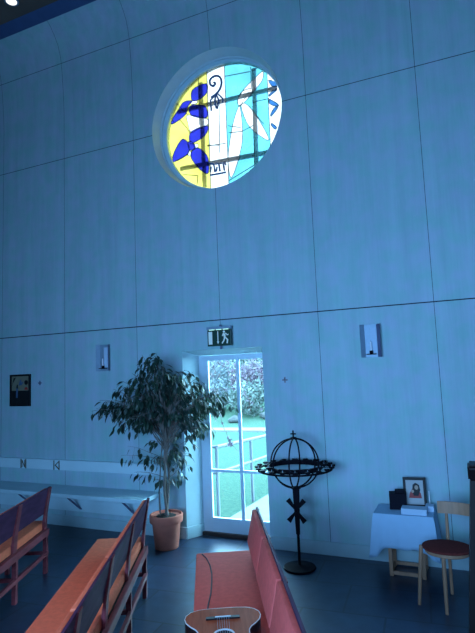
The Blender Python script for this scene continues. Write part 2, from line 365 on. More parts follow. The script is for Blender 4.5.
RIGHTBLUE = [[[0.776,0.528],[0.841,0.5],[0.897,0.463],[0.889,0.39],[0.815,0.432]],[[0.776,0.301],[0.832,0.34],[0.899,0.366],[0.89,0.331],[0.841,0.306],[0.779,0.269]],[[0.773,0.227],[0.826,0.191],[0.907,0.116],[0.906,0.079],[0.822,0.118],[0.774,0.163]],[[0.906,0.092],[0.882,0.037],[0.792,-0.047],[0.787,-0.003],[0.841,0.07]],[[0.787,-0.151],[0.828,-0.183],[0.868,-0.235],[0.845,-0.261],[0.791,-0.195]]]
WHITE = [[[0.694,0.695],[0.677,0.554],[0.516,0.411],[0.42,0.382],[0.297,0.252],[0.261,0.342],[0.381,0.501],[0.553,0.616]],[[0.314,0.264],[0.435,0.216],[0.603,-0.067],[0.743,-0.401],[0.567,-0.27],[0.401,-0.056]],[[0.301,0.224],[0.323,-0.186],[0.27,-0.495],[0.109,-0.862],[0.062,-0.611],[0.09,-0.349],[0.16,-0.04],[0.243,0.183]],[[0.492,0.389],[0.398,0.304],[0.287,0.245],[0.264,0.35],[0.337,0.464],[0.496,0.475]],[[-0.615,0.328],[-0.269,0.174],[-0.273,0.075],[-0.442,0.049],[-0.565,0.022],[-0.614,0.191]],[[-0.536,-0.178],[-0.443,-0.199],[-0.459,-0.257],[-0.503,-0.242]],[[-0.53,0.536],[-0.444,0.526],[-0.433,0.486],[-0.54,0.483]],[[-0.592,-0.264],[-0.576,-0.353],[-0.634,-0.34]]]
COLS = [-0.248,0.061,0.758]
SPIRAL = [[-0.125,0.743],[-0.101,0.712],[-0.136,0.682],[-0.186,0.721],[-0.191,0.791],[-0.143,0.832],[-0.066,0.833],[-0.004,0.775],[0.005,0.674],[-0.036,0.588],[-0.103,0.534],[-0.182,0.505]]
FING = [[[-0.089,0.541],[-0.196,0.46],[-0.185,0.287]],[[-0.103,0.517],[-0.12,0.428],[-0.097,0.301]],[[-0.09,0.53],[-0.05,0.422],[-0.081,0.292]],[[-0.076,0.55],[0.021,0.428],[0.014,0.373]]]
LET = [[[-0.258,-0.559],[-0.177,-0.581],[-0.161,-0.714]],[[-0.225,-0.615],[-0.24,-0.699]],[[-0.142,-0.593],[-0.09,-0.594],[-0.076,-0.721]],[[-0.123,-0.64],[-0.138,-0.712]],[[-0.066,-0.599],[-0.016,-0.598],[0.0,-0.724]],[[0.009,-0.597],[0.028,-0.642]],[[-0.248,-0.751],[0.023,-0.758]]]
LINES = [[[-0.402,0.987],[-0.406,0.112]],[[-0.286,-0.265],[0.035,-0.293]],[[-0.036,0.393],[-0.08,-0.42]],[[0.061,0.792],[0.487,0.749]],[[0.519,0.251],[0.773,0.238]],[[0.521,0.744],[0.735,0.814]],[[0.31,-0.167],[0.503,-0.115]],[[0.061,-0.895],[0.508,-0.727]],[[0.093,-0.137],[0.31,-0.167]],[[-0.598,0.313],[-0.839,0.603]],[[-0.881,-0.398],[-0.634,-0.328]],[[-0.779,-0.628],[-0.466,-0.709],[-0.495,-0.924]],[[-0.764,0.283],[-0.646,0.13],[-0.583,0.017]],[[-0.275,-0.253],[-0.084,-0.297]],[[0.497,0.487],[0.503,0.86]],[[0.506,-0.03],[0.496,-0.735]],[[0.503,0.114],[0.668,-0.133]],[[0.087,-0.022],[0.298,-0.101]],[[-0.901,0.317],[-0.862,0.257]]]
BARS_H = [[[-0.875,0.486],[0.897,0.429]],[[-0.872,-0.49],[0.742,-0.545]]]
BARS_V = [[[-0.412,0.889],[-0.399,-0.942]],[[0.514,0.845],[0.488,-0.779]]]
GC = V3((2.272, 4.752)); GR = .774; GY = .20
def inpoly(p, poly):
    c = False; j = len(poly) - 1
    for i in range(len(poly)):
        a, b = poly[i], poly[j]
        if (a[1] > p[1]) != (b[1] > p[1]) and p[0] < (b[0] - a[0]) * (p[1] - a[1]) / (b[1] - a[1]) + a[0]: c = not c
        j = i
    return c
def smooth_poly(poly, k=3):
    """round a traced leaf outline with a closed Catmull-Rom spline"""
    n_ = len(poly); out = []
    for i in range(n_):
        p0, p1, p2, p3 = (V3(poly[(i + d) % n_]) for d in (-1, 0, 1, 2))
        for s in range(k):
            t = s / k
            q = 0.5 * ((2 * p1) + (p2 - p0) * t + (2 * p0 - 5 * p1 + 4 * p2 - p3) * t * t + (3 * p1 - p0 - 3 * p2 + p3) * t ** 3)
            out.append((q.x, q.y))
    return out
BLUE = [smooth_poly(p) for p in BLUE]; WHITE = [smooth_poly(p) for p in WHITE]; RIGHTBLUE = [smooth_poly(p, 2) for p in RIGHTBLUE]
vs, es = [], []
def addloop(pts):
    k = len(vs); vs.extend(V3(p) for p in pts); es.extend((k + i, k + (i + 1) % len(pts)) for i in range(len(pts)))
addloop([(math.cos(2 * PI * i / 128), math.sin(2 * PI * i / 128)) for i in range(128)])
for p in BLUE + WHITE + RIGHTBLUE: addloop(p)
for c in COLS:
    h = math.sqrt(1 - c * c); k = len(vs); vs.extend([V3((c, -h)), V3((c, h))]); es.append((k, k + 1))
v2, e2, f2, *_ = geometry.delaunay_2d_cdt(vs, es, [], 0, 1e-5)
def colour_at(c):
    if any(inpoly(c, p) for p in BLUE) and c[0] < COLS[0]: return 'blue'
    if any(inpoly(c, p) for p in RIGHTBLUE) and c[0] > COLS[2]: return 'rblue'
    if any(inpoly(c, p) for p in WHITE): return 'white'
    if c[0] < COLS[0]: return 'yellow'
    if c[0] < COLS[1] or c[0] > COLS[2]: return 'white'
    return 'cyan'
P2 = lambda a, b, y=GY: V3((GC.x + a * GR, y, GC.y + b * GR))
groups = {}
for f in f2:
    c = sum((v2[i] for i in f), V3((0, 0))) / len(f)
    if c.length > 1: continue
    groups.setdefault(colour_at((c.x, c.y)), []).append(f)
bm = new()
A = [[bm.verts.new((GC.x + r * math.cos(2 * PI * i / 96), y, GC.y + r * math.sin(2 * PI * i / 96))) for i in range(96)] for r, y in ((.772, .17), (.835, .17), (.835, .24), (.772, .24))]
for k in range(4):
    for i in range(96): bm.faces.new((A[k][i], A[k][(i + 1) % 96], A[(k + 1) % 4][(i + 1) % 96], A[(k + 1) % 4][i]))
win = struct('window_1', bm, M['paint'], smooth=True, label='round stained-glass window set deep in the pale blue panelled wall', cat='window')
LBL = dict(blue=('blue_glass', 'deep blue flower petals of glass'), rblue=('sky_blue_glass', 'mid blue leaves on the right strip'), white=('white_glass', 'clear white glass strip and leaves'), yellow=('yellow_glass', 'yellow glass on the left side'), cyan=('cyan_glass', 'pale cyan glass on the right side'))
for key, fs in groups.items():
    bm = new(); used = {}
    for f in fs:
        for i in f:
            if i not in used: used[i] = bm.verts.new(P2(*v2[i]))
        bm.faces.new([used[i] for i in f])
    o = obj(LBL[key][0], bm, M['g_' + key], win); o['label'] = LBL[key][1]
def clipped(pts, lim=.985):
    out = []; cur = []
    for a, b in zip(pts, pts[1:]):
        n_ = max(1, int((V3(b) - V3(a)).length / .04))
        for i in range(n_ + 1):
            q = V3(a).lerp(V3(b), i / n_)
            if q.length < lim: cur.append((q.x, q.y))
            else:
                if len(cur) > 1: out.append(cur)
                cur = []
    if len(cur) > 1: out.append(cur)
    return out
bm = new()
for p in BLUE + WHITE + RIGHTBLUE:
    for s in clipped(list(p) + [p[0]]): tube(bm, [P2(*q, GY - .004) for q in s], .0042, 5)
for L_ in LINES + [[(c, -1), (c, 1)] for c in COLS]:
    for s in clipped(L_, .995): tube(bm, [P2(*q, GY - .004) for q in s], .0048, 5)
obj('lead_came', bm, M['lead'], win)
bm = new()
sp = [V3(p) for p in SPIRAL]
sp2 = []
for i in range(len(sp) - 1):
    p0, p1, p2, p3 = sp[max(i - 1, 0)], sp[i], sp[i + 1], sp[min(i + 2, len(sp) - 1)]
    for s in range(5):
        t = s / 5; q = 0.5 * ((2 * p1) + (p2 - p0) * t + (2 * p0 - 5 * p1 + 4 * p2 - p3) * t * t + (3 * p1 - p0 - 3 * p2 + p3) * t ** 3); sp2.append((q.x, q.y))
sp2.append(SPIRAL[-1])
tube(bm, [P2(*q, GY - .012) for q in sp2], .013, 6)
for L_ in FING: tube(bm, [P2(*q, GY - .012) for q in L_], .011, 6)
o = obj('painted_crozier', bm, M['glasspaint'], win); o['label'] = 'blue painted spiral crook with streaks'
bm = new()
for L_ in LET: tube(bm, [P2(*q, GY - .012) for q in L_], .011, 6)
o = obj('painted_lettering', bm, M['glasspaint'], win); o['label'] = 'blue painted underlined Hebrew letters'
for a in BARS_H + BARS_V:
    bm = new(); p, q = V3(a[0]), V3(a[1]); d = (q - p)
    p = p - d * .1; q = q + d * .1
    def lim(u, s): return u if u.length < .985 else u
    # clip the ends to the circle
    pts = clipped([tuple(p), tuple(q)], .99)[0]
    bar(bm, P2(*pts[0], GY + .07), P2(*pts[-1], GY + .07), .05, .02, up=(0, 1, 0))
    obj('saddle_bar', bm, M['barmetal'], win)

# ---- glazed outside door
bm = new()
bx(bm, 1.842, 1.962, .20, .226, .04, 2.015); bx(bm, 2.690, 2.876, .20, .226, .04, 2.015)
bx(bm, 1.962, 2.690, .20, .226, .04, .195); bx(bm, 1.962, 2.690, .20, .226, 1.955, 2.015)
door = struct('door_1', bm, M['white'], label='white glazed door in a recess of the blue wall', cat='door')
bm = new(); bx(bm, 2.316, 2.354, .204, .222, .195, 1.955); obj('glazing_bar', bm, M['white'], door)
for x0, x1 in ((1.962, 2.318), (2.352, 2.690)):
    bm = new(); bx(bm, x0, x1, .204, .222, .695, .725); obj('glazing_bar', bm, M['white'], door)
for x0, x1, z0, z1 in ((1.962, 2.318, .195, .695), (2.352, 2.69, .195, .695), (1.962, 2.318, .725, 1.955), (2.352, 2.69, .725, 1.955)):
    bm = new(); quad(bm, (x0, .213, z0), (x1, .213, z0), (x1, .213, z1), (x0, .213, z1)); obj('glass_pane', bm, M['pane'], door)
bm = new(); bx(bm, 1.842, 2.876, .16, .26, 0, .04, .004); obj('threshold', bm, M['threshold'], door)

# ================================================================= ON THE WALL
# emergency exit sign
t = thing('exit_sign', 'green emergency exit sign with running figure above the glazed door', 'sign', (2.255, 0, 2.21))
bm = new(); bx(bm, -.142, .142, -.085, -.055, -.105, .075, .003); obj('sign_box', bm, M['green'], t)
bm = new(); bx(bm, -.146, .146, -.10, -.04, .078, .108, .004); obj('lamp_housing', bm, M['metal'], t)
bm = new()
for x in (-.085, 0, .085): bx(bm, x - .03, x + .03, -.096, -.062, .071, .0785)
obj('lamp', bm, M['lamp'], t)
bm = new(); bx(bm, -.015, .015, -.055, 0, -.02, .02); bx(bm, -.012, .012, -.05, -.04, -.14, .13); obj('bracket', bm, M['metaldark'], t)
bm = new(); S = lambda poly: prism(bm, poly, (0, -.0855, 0), (1, 0, 0), (0, 0, 1), (0, -.002, 0))
S([(-.128, -.085), (-.082, -.085), (-.082, .055), (-.128, .055)])
o = obj('white_doorway', bm, M['signwhite'], t)
bm = new(); S([(-.018, .055), (-.008, .055), (-.008, -.055), (.001, -.055), (-.013, -.085), (-.027, -.055), (-.018, -.055)]); obj('down_arrow', bm, M['signwhite'], t)
bm = new()
S([(.062 + .013 * math.cos(a * PI / 6), .048 + .013 * math.sin(a * PI / 6)) for a in range(12)])
S([(.050, .034), (.078, .026), (.082, -.02), (.060, -.024)])                       # trunk
S([(.050, .034), (.036, .004), (.046, .0), (.062, .022)])                          # arm back
S([(.076, .028), (.100, .004), (.118, .012), (.116, .022), (.100, .018), (.082, .036)])  # arm forward
S([(.060, -.020), (.050, -.048), (.030, -.074), (.040, -.084), (.064, -.054), (.074, -.022)])  # leg back
S([(.070, -.018), (.094, -.044), (.088, -.080), (.104, -.082), (.112, -.040), (.084, -.012)])  # leg forward
obj('running_figure', bm, M['signwhite'], t)

# two steel candle sconces
def sconce(x, z, label):
    t = thing('wall_sconce', label, 'candle sconce', (x, 0, z), 0, 'steel candle sconces on the panelled wall')
    bm = new(); bx(bm, -.062, .062, -.022, -.016, -.160, .160); bx(bm, -.04, .04, -.018, 0, -.1, .1); obj('back_plate', bm, M['metal'], t)
    bm = new(); prism(bm, [(-.062, -.022), (-.098, -.062), (-.094, -.066), (-.058, -.026)], (0, 0, -.160), (1, 0, 0), (0, 1, 0), (0, 0, .320)); obj('side_flange', bm, M['metal'], t)
    bm = new(); prism(bm, [(.062, -.022), (.098, -.062), (.094, -.066), (.058, -.026)], (0, 0, -.160), (1, 0, 0), (0, 1, 0), (0, 0, .320)); o = obj('side_flange', bm, M['metaldark'], t)  # same steel in a darker tone, the fold's shading put into the colour
    bm = new(); bx(bm, -.004, .052, -.0245, -.0225, -.118, .126); obj('pale_panel', bm, M['paper'], t)  # paler panel on the right half of the back plate
    bm = new(); bx(bm, -.045, .045, -.072, -.02, -.135, -.127); lathe(bm, [(.011, 0), (.017, .004), (.017, .03), (.012, .03)], 16, (0, -.05, -.127)); obj('candle_holder', bm, M['iron'], t)
    bm = new(); lathe(bm, [(.0095, 0), (.0095, .085), (.004, .092)], 14, (0, -.05, -.10)); c = obj('candle', bm, M['candle'], t, smooth=True)
    bm = new(); tube(bm, [(0, -.05, -.008), (.001, -.05, .004)], .0012, 5); obj('wick', bm, M['cord'], c)
sconce(.645, 2.05, 'steel candle sconce on the wall above the potted fig tree, left of the door')
sconce(3.872, 2.067, 'steel candle sconce on the right wall above the cloth-covered table')

# small dark icon
t = thing('framed_picture', 'small dark-framed icon hanging on the left part of the wall above the long bench', 'picture', (-.755, 0, 1.682))
bm = new()
for a in ((-.178, .178, .19, .21), (-.178, .178, -.21, -.19), (-.178, -.16, -.19, .19), (.16, .178, -.19, .19)): bx(bm, a[0], a[1], -.03, 0, a[2], a[3])
obj('frame', bm, M['frame'], t)
bm = new(); bx(bm, -.16, .16, -.012, -.002, -.19, .19); pn = obj('picture_panel', bm, M['picdark'], t)
F = lambda poly: prism(bm, poly, (0, -.0125, 0), (1, 0, 0), (0, 0, 1), (0, -.002, 0))
bm = new(); F([(-.155, -.005), (.155, -.005), (.155, .185), (-.155, .185)]); obj('cream_ground', bm, M['picbeige'], pn)
F = lambda poly: prism(bm, poly, (0, -.015, 0), (1, 0, 0), (0, 0, 1), (0, -.002, 0))
disc = lambda x, z, r, k=1: [(x + r * math.cos(a * PI / 8), z + k * r * math.sin(a * PI / 8)) for a in range(16)]
for pl in ([(-.03, .06), (.0, .14), (.015, .14), (.02, .1), (.06, .11), (.03, .07)], [(-.075, -.1), (-.045, -.1), (-.04, .02), (-.07, .03)]):
    bm = new(); F(pl); obj('blue_figure', bm, M['picblue'], pn)
for pl in (disc(.105, .1, .032), [(-.07, .03), (-.04, .02), (-.045, .075), (-.06, .075)], [(-.15, .06), (-.12, .16), (-.08, .17), (-.13, .1)]):
    bm = new(); F(pl); obj('dark_figure', bm, M['picdark'], pn)
bm = new(); F([(.075, .005), (.135, .005), (.13, .03), (.105, .045), (.08, .03)]); obj('red_figure', bm, M['picred'], pn)

# consecration crosses: little marks on the panels
for (x, z, mm, lab) in ((2.962, 1.712, 'faintcross', 'tiny red-brown cross on the wall panel right of the door'), (-.42, 1.769, 'metaldark', 'tiny dark cross on the wall right of the dark icon')):
    bm = new(); s = .022
    bx(bm, -s, s, -.006, 0, -.006, .006); bx(bm, -.006, .006, -.006, 0, -s, s)
    for dx, dz in ((s, 0), (-s, 0), (0, s), (0, -s)): bx(bm, dx - .007, dx + .007, -.006, 0, dz - .007, dz + .007)
    tag(obj('wall_cross', bm, M[mm], None, loc=(x, 0, z)), lab, 'cross', 'tiny consecration crosses on the wall')

# long rail and bench along the left wall
BX0, BX1 = -4.4, 1.42
bm = new(); bx(bm, BX0, DX0 - .03, -.045, 0, .675, .80, .006)
tag(obj('wall_rail', bm, M['railboard']), 'long pale blue back board fixed to the left wall above the bench', 'wall board')
t = thing('wall_bench', 'long pale blue bench fixed along the left wall on diagonal brackets', 'bench', (0, 0, 0))
bm = new(); bx(bm, BX0, BX1, -.40, -.002, .445, .49, .008); obj('seat', bm, M['paint'], t)
bm = new(); bx(bm, BX0, BX1, -.085, -.002, .21, .445, .004); obj('back_panel', bm, M['paint'], t)
for x in (-3.05, -2.2, -1.35, -.46, .32, 1.1):
    bm = new(); bar(bm, (x, -.33, .445), (x, -.083, .24), .03, .010); obj('bracket', bm, M['metaldark'], t)
# bent brass brackets on the rail
def bracket(x, lab, kind):
    bm = new(); y = -.0505
    bar(bm, (-.042, y, -.058), (-.042, y, .058), .008, .010, up=(0, 1, 0)); bar(bm, (.042, y, -.058), (.042, y, .058), .008, .010, up=(0, 1, 0))
    if kind == 'n':
        bar(bm, (-.02, y, .04), (.02, y, -.04), .0045, .008, up=(0, 1, 0)); bar(bm, (.022, y, -.048), (.022, y, .048), .0045, .008, up=(0, 1, 0)); bar(bm, (-.022, y, -.048), (-.022, y, .048), .0045, .008, up=(0, 1, 0))
    else:
        bar(bm, (.04, y, .048), (-.02, y, 0), .008, .01, up=(0, 1, 0)); bar(bm, (-.02, y, 0), (.04, y, -.048), .008, .01, up=(0, 1, 0))
    tag(obj('hymn_bracket', bm, M['brass'], None, loc=(x, 0, .736)), lab, 'bracket', 'bent brass brackets on the wall board')
bracket(-.655, 'left bent brass bracket with an N-shaped middle on the wall board', 'n')
bracket(-.095, 'right bent brass bracket with a K-shaped middle on the wall board', 'k')

# ceiling downlight
t = thing('ceiling_lamp', 'small lit downlight set in the dark ceiling', 'ceiling lamp', (-.21, -.70, ZC))
bm = new(); lathe(bm, [(.085, -.012), (.09, -.006), (.09, 0)], 24); obj('trim_ring', bm, M['metal'], t)
bm = new(); lathe(bm, [(.03, -.022), (.06, -.017), (.065, -.013)], 24); obj('lamp_glass', bm, M['bulb'], t)

# ================================================================= PEWS
def pew_parts(t, nb, sp, upm, SW=.395):      # SW: depth of the seat
    Lp = nb * sp + .08
    def board(z0, z1, x0, x1, lean):   # a board leaning back: x grows with z
        return [(x0, z0), (x1, z0), (x1 + lean, z1), (x0 + lean, z1)]
    bm = new()
    vs = bx(bm, -SW, -.012, -Lp + .0, .03, .395, .47, .018); obj('seat_cushion', bm, upm, t, smooth=True)
    bm = new(); bx(bm, -SW + .01, .0, -Lp + .01, -.01, .37, .395); obj('seat_board', bm, M['darkwood'], t)
    bm = new(); bx(bm, .0, .035, -Lp + .01, -.01, .345, .405, .004); obj('rear_rail', bm, M['mahog'], t)
    bm = new(); bx(bm, -SW + .02, -SW + .05, -Lp + .01, -.01, .31, .37, .004); obj('front_rail', bm, M['mahog'], t)
    bm = new(); bx(bm, .002, .03, -Lp + .01, -.01, .165, .20, .004); obj('stretcher', bm, M['mahog'], t)
    # back board and cap, leaning
    bm = new(); prism(bm, board(.545, .79, -.016, -.002, .05), (0, -.005, 0), (1, 0, 0), (0, 0, 1), (0, -Lp + .01, 0)); obj('back_board', bm, M['backwood'], t)
    for k in range(nb):
        y0 = -.03 - k * sp - .012; y1 = y0 - sp + .024
        bm = new(); prism(bm, board(.55, .784, -.046, -.0165, .049), (0, y0, 0), (1, 0, 0), (0, 0, 1), (0, y1 - y0, 0))
        bmesh.ops.bevel(bm, geom=bm.edges[:], offset=.008, segments=2, affect='EDGES', profile=.6)
        o = obj('back_pad', bm, upm, t, smooth=True)
    for k in range(nb + 1):
        y = -.03 - k * sp
        # rear post: straight leg below the seat, tapering blade above
        bm = new()
        prism(bm, [(-.012, 0), (.022, 0), (.024, .40), (-.012, .40)], (0, y + .02, 0), (1, 0, 0), (0, 0, 1), (0, -.04, 0))
        prism(bm, [(-.030, .36), (.004, .36), (.015, .54), (.056, .785), (.044, .785), (-.002, .54)], (0, y + .032, 0), (1, 0, 0), (0, 0, 1), (0, -.064, 0))
        obj('rear_post', bm, M['mahog'], t)
        bm = new(); bx(bm, -SW + .02, -SW + .055, y - .02, y + .02, 0, .37, .003); obj('front_leg', bm, M['mahog'], t)
        bm = new(); bx(bm, -SW + .045, .0, y - .014, y + .014, .17, .20, .003); bx(bm, -SW + .035, .0, y - .014, y + .014, .32, .37); obj('cross_rail', bm, M['mahog'], t)
ft = math.radians(22.8); lt = math.radians(25.0); rt_ = math.radians(27.6)
t = thing('pew', 'leftmost pew, its dark mahogany back seen from behind, nearest the long wall bench', 'pew', (.902, -1.236, 0), ft, 'mahogany pews with orange-red cushions'); pew_parts(t, 5, .635, M['orange'])
t = thing('pew', 'middle pew with long orange seat cushion, its mahogany back towards the fig tree', 'pew', (2.112, -1.369, 0), lt, 'mahogany pews with orange-red cushions'); pew_parts(t, 5, .66, M['orange'])
t = thing('pew', 'right-hand pew with red padded back, guitar lying on its seat', 'pew', (3.112, -1.39, 0), rt_, 'mahogany pews with orange-red cushions'); pew_parts(t, 5, .66, M['red'], .43)
RP = Matrix.Translation((3.112, -1.39, 0)) @ Matrix.Rotation(rt_, 4, 'Z')

# cord lying along the seat of the right-hand pew
bm = new()
cp = [(-.385, -.02), (-.352, -.11), (-.328, -.25), (-.318, -.40), (-.32, -.55), (-.327, -.70), (-.345, -.86), (-.36, -1.09)]
pts = []
for i in range(len(cp) - 1):
    for s in range(4):
        a = V3(cp[i]).lerp(V3(cp[i + 1]), s / 4); pts.append((a.x, a.y, .4745))
tube(bm, pts, .0045, 6)
o = obj('cord', bm, M['cord']); o.matrix_world = RP; tag(o, 'thin dark cord lying along the red seat of the right-hand pew', 'cord')

# ---- guitar lying on the seat, neck towards the camera
gt = thing('guitar', 'brown acoustic guitar lying face up on the red seat of the right-hand pew', 'guitar', RP @ V3((-.268, -1.105, .4705)), rt_)
# local: +y = bottom end away from the camera; body runs to -y
half = [(1.03 * x, y) for x, y in ((0, 0), (.07, -.001), (.125, -.009), (.165, -.031), (.187, -.066), (.192, -.10), (.184, -.140), (.161, -.180), (.135, -.213), (.122, -.245), (.121, -.275), (.130, -.315), (.141, -.36), (.143, -.40), (.132, -.44), (.105, -.472), (.06, -.487), (.03, -.49))]
outl = half + [(-x, y) for x, y in half[:0:-1]]
bm = new(); prism(bm, outl, (0, 0, .0), (1, 0, 0), (0, 1, 0), (0, 0, .089)); obj('body', bm, M['guitarside'], gt, smooth=True)
bm = new(); prism(bm, [(x * .985, -.004 + y * .985) for x, y in outl], (0, 0, .0892), (1, 0, 0), (0, 1, 0), (0, 0, .0035)); sb = obj('soundboard', bm, M['spruce'], gt)
bm = new()
tube(bm, [(x * .992, y * .992 - .002, .090) for x, y in outl], .003, 6, closed=True); obj('binding', bm, M['bone'], gt)
bm = new(); bx(bm, -.088, .088, -.133, -.107, .0927, .101, .003); br = obj('bridge', bm, M['darkwood'], gt)
bm = new(); bx(bm, -.04, .04, -.123, -.117, .101, .105); obj('saddle', bm, M['bone'], br)
bm = new(); lathe(bm, [(.043, 0), (.043, .0008)], 40, (0, -.285, .0928)); obj('soundhole', bm, M['black'], gt)
bm = new(); tube(bm, [(.050 * math.cos(a * PI / 20), -.285 + .050 * math.sin(a * PI / 20), .0932) for a in range(40)], .005, 6, closed=True); obj('rosette', bm, M['bone'], gt)
bm = new(); bx(bm, -.028, .028, -.80, -.36, .0928, .099, .002); obj('fingerboard', bm, M['darkwood'], gt)
bm = new(); bx(bm, -.024, .024, -.80, -.48, .066, .093, .006); obj('neck', bm, M['mahog'], gt)
bm = new(); prism(bm, [(-.03, -.80), (.03, -.80), (.038, -.99), (-.038, -.99)], (0, 0, .074), (1, 0, 0), (0, 1, 0), (0, 0, .018)); hs = obj('headstock', bm, M['darkwood'], gt)
for s in (-1, 1):
    for k in range(3):
        bm = new(); y = -.845 - k * .05; tube(bm, [(s * .034, y, .083), (s * .056, y, .083)], .004, 8); bx(bm, s * .056 - .006, s * .056 + .006, y - .009, y + .009, .078, .088, .002); obj('tuning_peg', bm, M['bone'], hs)
for k in range(6):
    x = -.03 + k * .012; bm = new(); tube(bm, [(x, -.120, .1055), (x * .75, -.80, .1005), (x * .8, -.93, .0935)], .0007, 4); obj('string', bm, M['metal'], gt)

# ================================================================= FIG TREE
ft_ = thing('potted_fig_tree', 'weeping fig tree in a terracotta pot standing beside the glazed door', 'potted plant', (1.66, -.30, 0))
bm = new(); lathe(bm, [(.118, 0), (.125, .004), (.150, .255), (.153, .262), (.172, .266), (.176, .275), (.178, .335), (.172, .345), (.160, .345), (.154, .325)], 48); pot = obj('pot', bm, M['terra'], ft_, smooth=True)
bm = new(); lathe(bm, [(.150, .318), (.10, .326), (.02, .330)], 32, closed_bottom=True); obj('soil', bm, M['soil'], ft_, smooth=True)
rnd = random.Random(21)
bmT, bmB, bmL = new(), new(), new()
def wob(p, a): return V3((p[0] + rnd.uniform(-a, a), p[1] + rnd.uniform(-a, a), p[2] + rnd.uniform(-a, a) * .3))
stems = []
for sx, sy, tx, ty, top, ph in ((-.035, .01, .05, .02, 1.42, 0), (.03, -.02, .02, -.03, 1.36, 2.0), (.01, .035, -.02, .04, 1.30, 4.1)):
    pts = []
    for i in range(15):
        f = i / 14; a = ph + f * 6.0
        pts.append(V3((sx * (1 - f) + tx * f + .022 * math.cos(a), sy * (1 - f) + ty * f + .022 * math.sin(a), .31 + f * (top - .31))))
    tube(bmT, pts, [.016 - .006 * i / 14 for i in range(15)], 8); stems.append(pts)
pts = [V3((-.06, -.02, .32)), V3((-.075, -.01, .55)), V3((-.06, 0, .8)), V3((-.03, 0, 1.1))]; tube(bmT, pts, [.008, .007, .006, .005], 6); stems.append(pts)
def leaf(p, d, L_, w):
    """a pointed drooping leaf folded along its midrib"""
    d = d.normalized(); s = d.cross(V3((rnd.uniform(-.5, .5), rnd.uniform(-.5, .5), 1)))
    if s.length < .05: s = d.cross(V3((1, 0, 0)))
    s.normalize(); nn = s.cross(d).normalized()
    rows = []
    for f, ww in ((0, .06), (.25, .8), (.5, 1), (.75, .6), (1, .03)):
        c = p + d * (L_ * f) - nn * (L_ * .22 * f * f)
        rows.append([bmL.verts.new(c - s * w * ww * .5 + nn * w * ww * .14), bmL.verts.new(c), bmL.verts.new(c + s * w * ww * .5 + nn * w * ww * .14)])
    for a, b in zip(rows, rows[1:]):
        bmL.faces.new((a[0], a[1], b[1], b[0])); bmL.faces.new((a[1], a[2], b[2], b[1]))
def branch(p0, p1, lift, nleaf, start=.3, dens=1.0, r0=.006, droop=0.0):
    p0, p1 = V3(p0), V3(p1); mid = (p0 + p1) / 2 + V3((0, 0, lift)); P_ = []
    for i in range(11):
        f = i / 10; q = p0 * (1 - f) ** 2 + mid * 2 * f * (1 - f) + p1 * f * f; P_.append(wob(q, .012) if 0 < i < 10 else q)
    tube(bmB, P_, [r0 * (1 - .75 * i / 10) for i in range(11)], 5)
    for k in range(nleaf):
        f = start + (1 - start) * ((k + rnd.random()) / nleaf) ** .75; i = min(9, int(f * 10)); q = P_[i].lerp(P_[i + 1], f * 10 - i)
        t_ = (P_[i + 1] - P_[i]).normalized(); side = V3((rnd.gauss(0, 1), rnd.gauss(0, 1), rnd.gauss(0, .4))).normalized()
        tw = q + side * rnd.uniform(.005, .06) + V3((0, 0, -rnd.uniform(0, .05)))
        if rnd.random() < .35: tube(bmB, [q, tw], .0012, 4, cap=False)
        dd = t_ * .55 + side * .5 + V3((0, 0, -rnd.uniform(.55, 1.5) - droop)); L_ = rnd.uniform(.06, .10)
        leaf(tw, dd, L_, L_ * rnd.uniform(.40, .5))
# crown tips, relative to the trunk axis: (dx, z) outline of the umbrella, scattered in depth
TIPS = [(-.66, 1.46, .16), (-.60, 1.54, .2), (-.55, 1.40, .2), (-.50, 1.62, .18), (-.45, 1.52, .18), (-.42, 1.33, .15), (-.36, 1.68, .2), (-.33, 1.45, .16), (-.28, 1.28, .12), (-.24, 1.74, .2), (-.22, 1.60, .2), (-.16, 1.38, .1), (-.14, 1.95, .26), (-.04, 1.93, .24), (-.05, 1.80, .2), (-.2, 1.85, .22), (.04, 1.82, .2), (-.10, 1.55, .15), (.02, 1.72, .2), (.0, 1.45, .1), (.06, 1.60, .15),
        (.14, 1.76, .2), (.20, 1.66, .18), (.22, 1.40, .12), (.27, 1.75, .2), (.30, 1.56, .16), (.33, 1.33, .15), (.38, 1.68, .18), (.42, 1.48, .16), (.46, 1.28, .15), (.50, 1.60, .16), (.55, 1.42, .16), (.60, 1.56, .15), (.65, 1.47, .15), (.47, 1.40, .12), (.36, 1.24, .1)]
for dx, z, lift in TIPS:
    for rep in range(3):
        st = stems[rnd.randrange(3)]; b = st[rnd.randrange(9, 15)]
        dep = rnd.uniform(-.38, .22) * (1 - .6 * abs(dx)); q = dx * rnd.uniform(.98, 1.2)
        ex, ey = .915 * q - .402 * dep, .402 * q + .915 * dep
        if ex < .1: ey = min(ey, .10)
        else: ey = min(ey, .30)
        branch(b, (ex, ey, 1.53 + (z - 1.5) * 1.15 + rnd.uniform(-.05, .04)), lift + .10 * rnd.random(), rnd.randint(10, 15), start=.42)
# sparse shoots on the lower stems
for dx, z, z0 in ((-.36, .98, .85), (-.28, 1.08, .9), (-.20, .92, .8), (-.24, .80, .72), (.20, 1.05, .85), (.28, .98, .85), (.24, .84, .7), (.30, 1.12, .95), (.12, .9, .7), (-.08, .95, .8), (.06, 1.08, .85), (-.14, 1.12, 1.0), (.16, .72, .6), (.10, 1.2, 1.0), (-.1, .7, .6)):
    st = stems[rnd.randrange(3)]; b = min(st, key=lambda q: abs(q.z - z0))
    branch(b, (dx * 1.05, min(.12, dx * .4 + rnd.uniform(-.16, .1)), z), .05, rnd.randint(7, 10), start=.3, r0=.004)
obj('trunk', bmT, M['bark'], ft_, smooth=True); obj('branches', bmB, M['bark'], ft_); obj('foliage', bmL, M['leaf'], ft_)

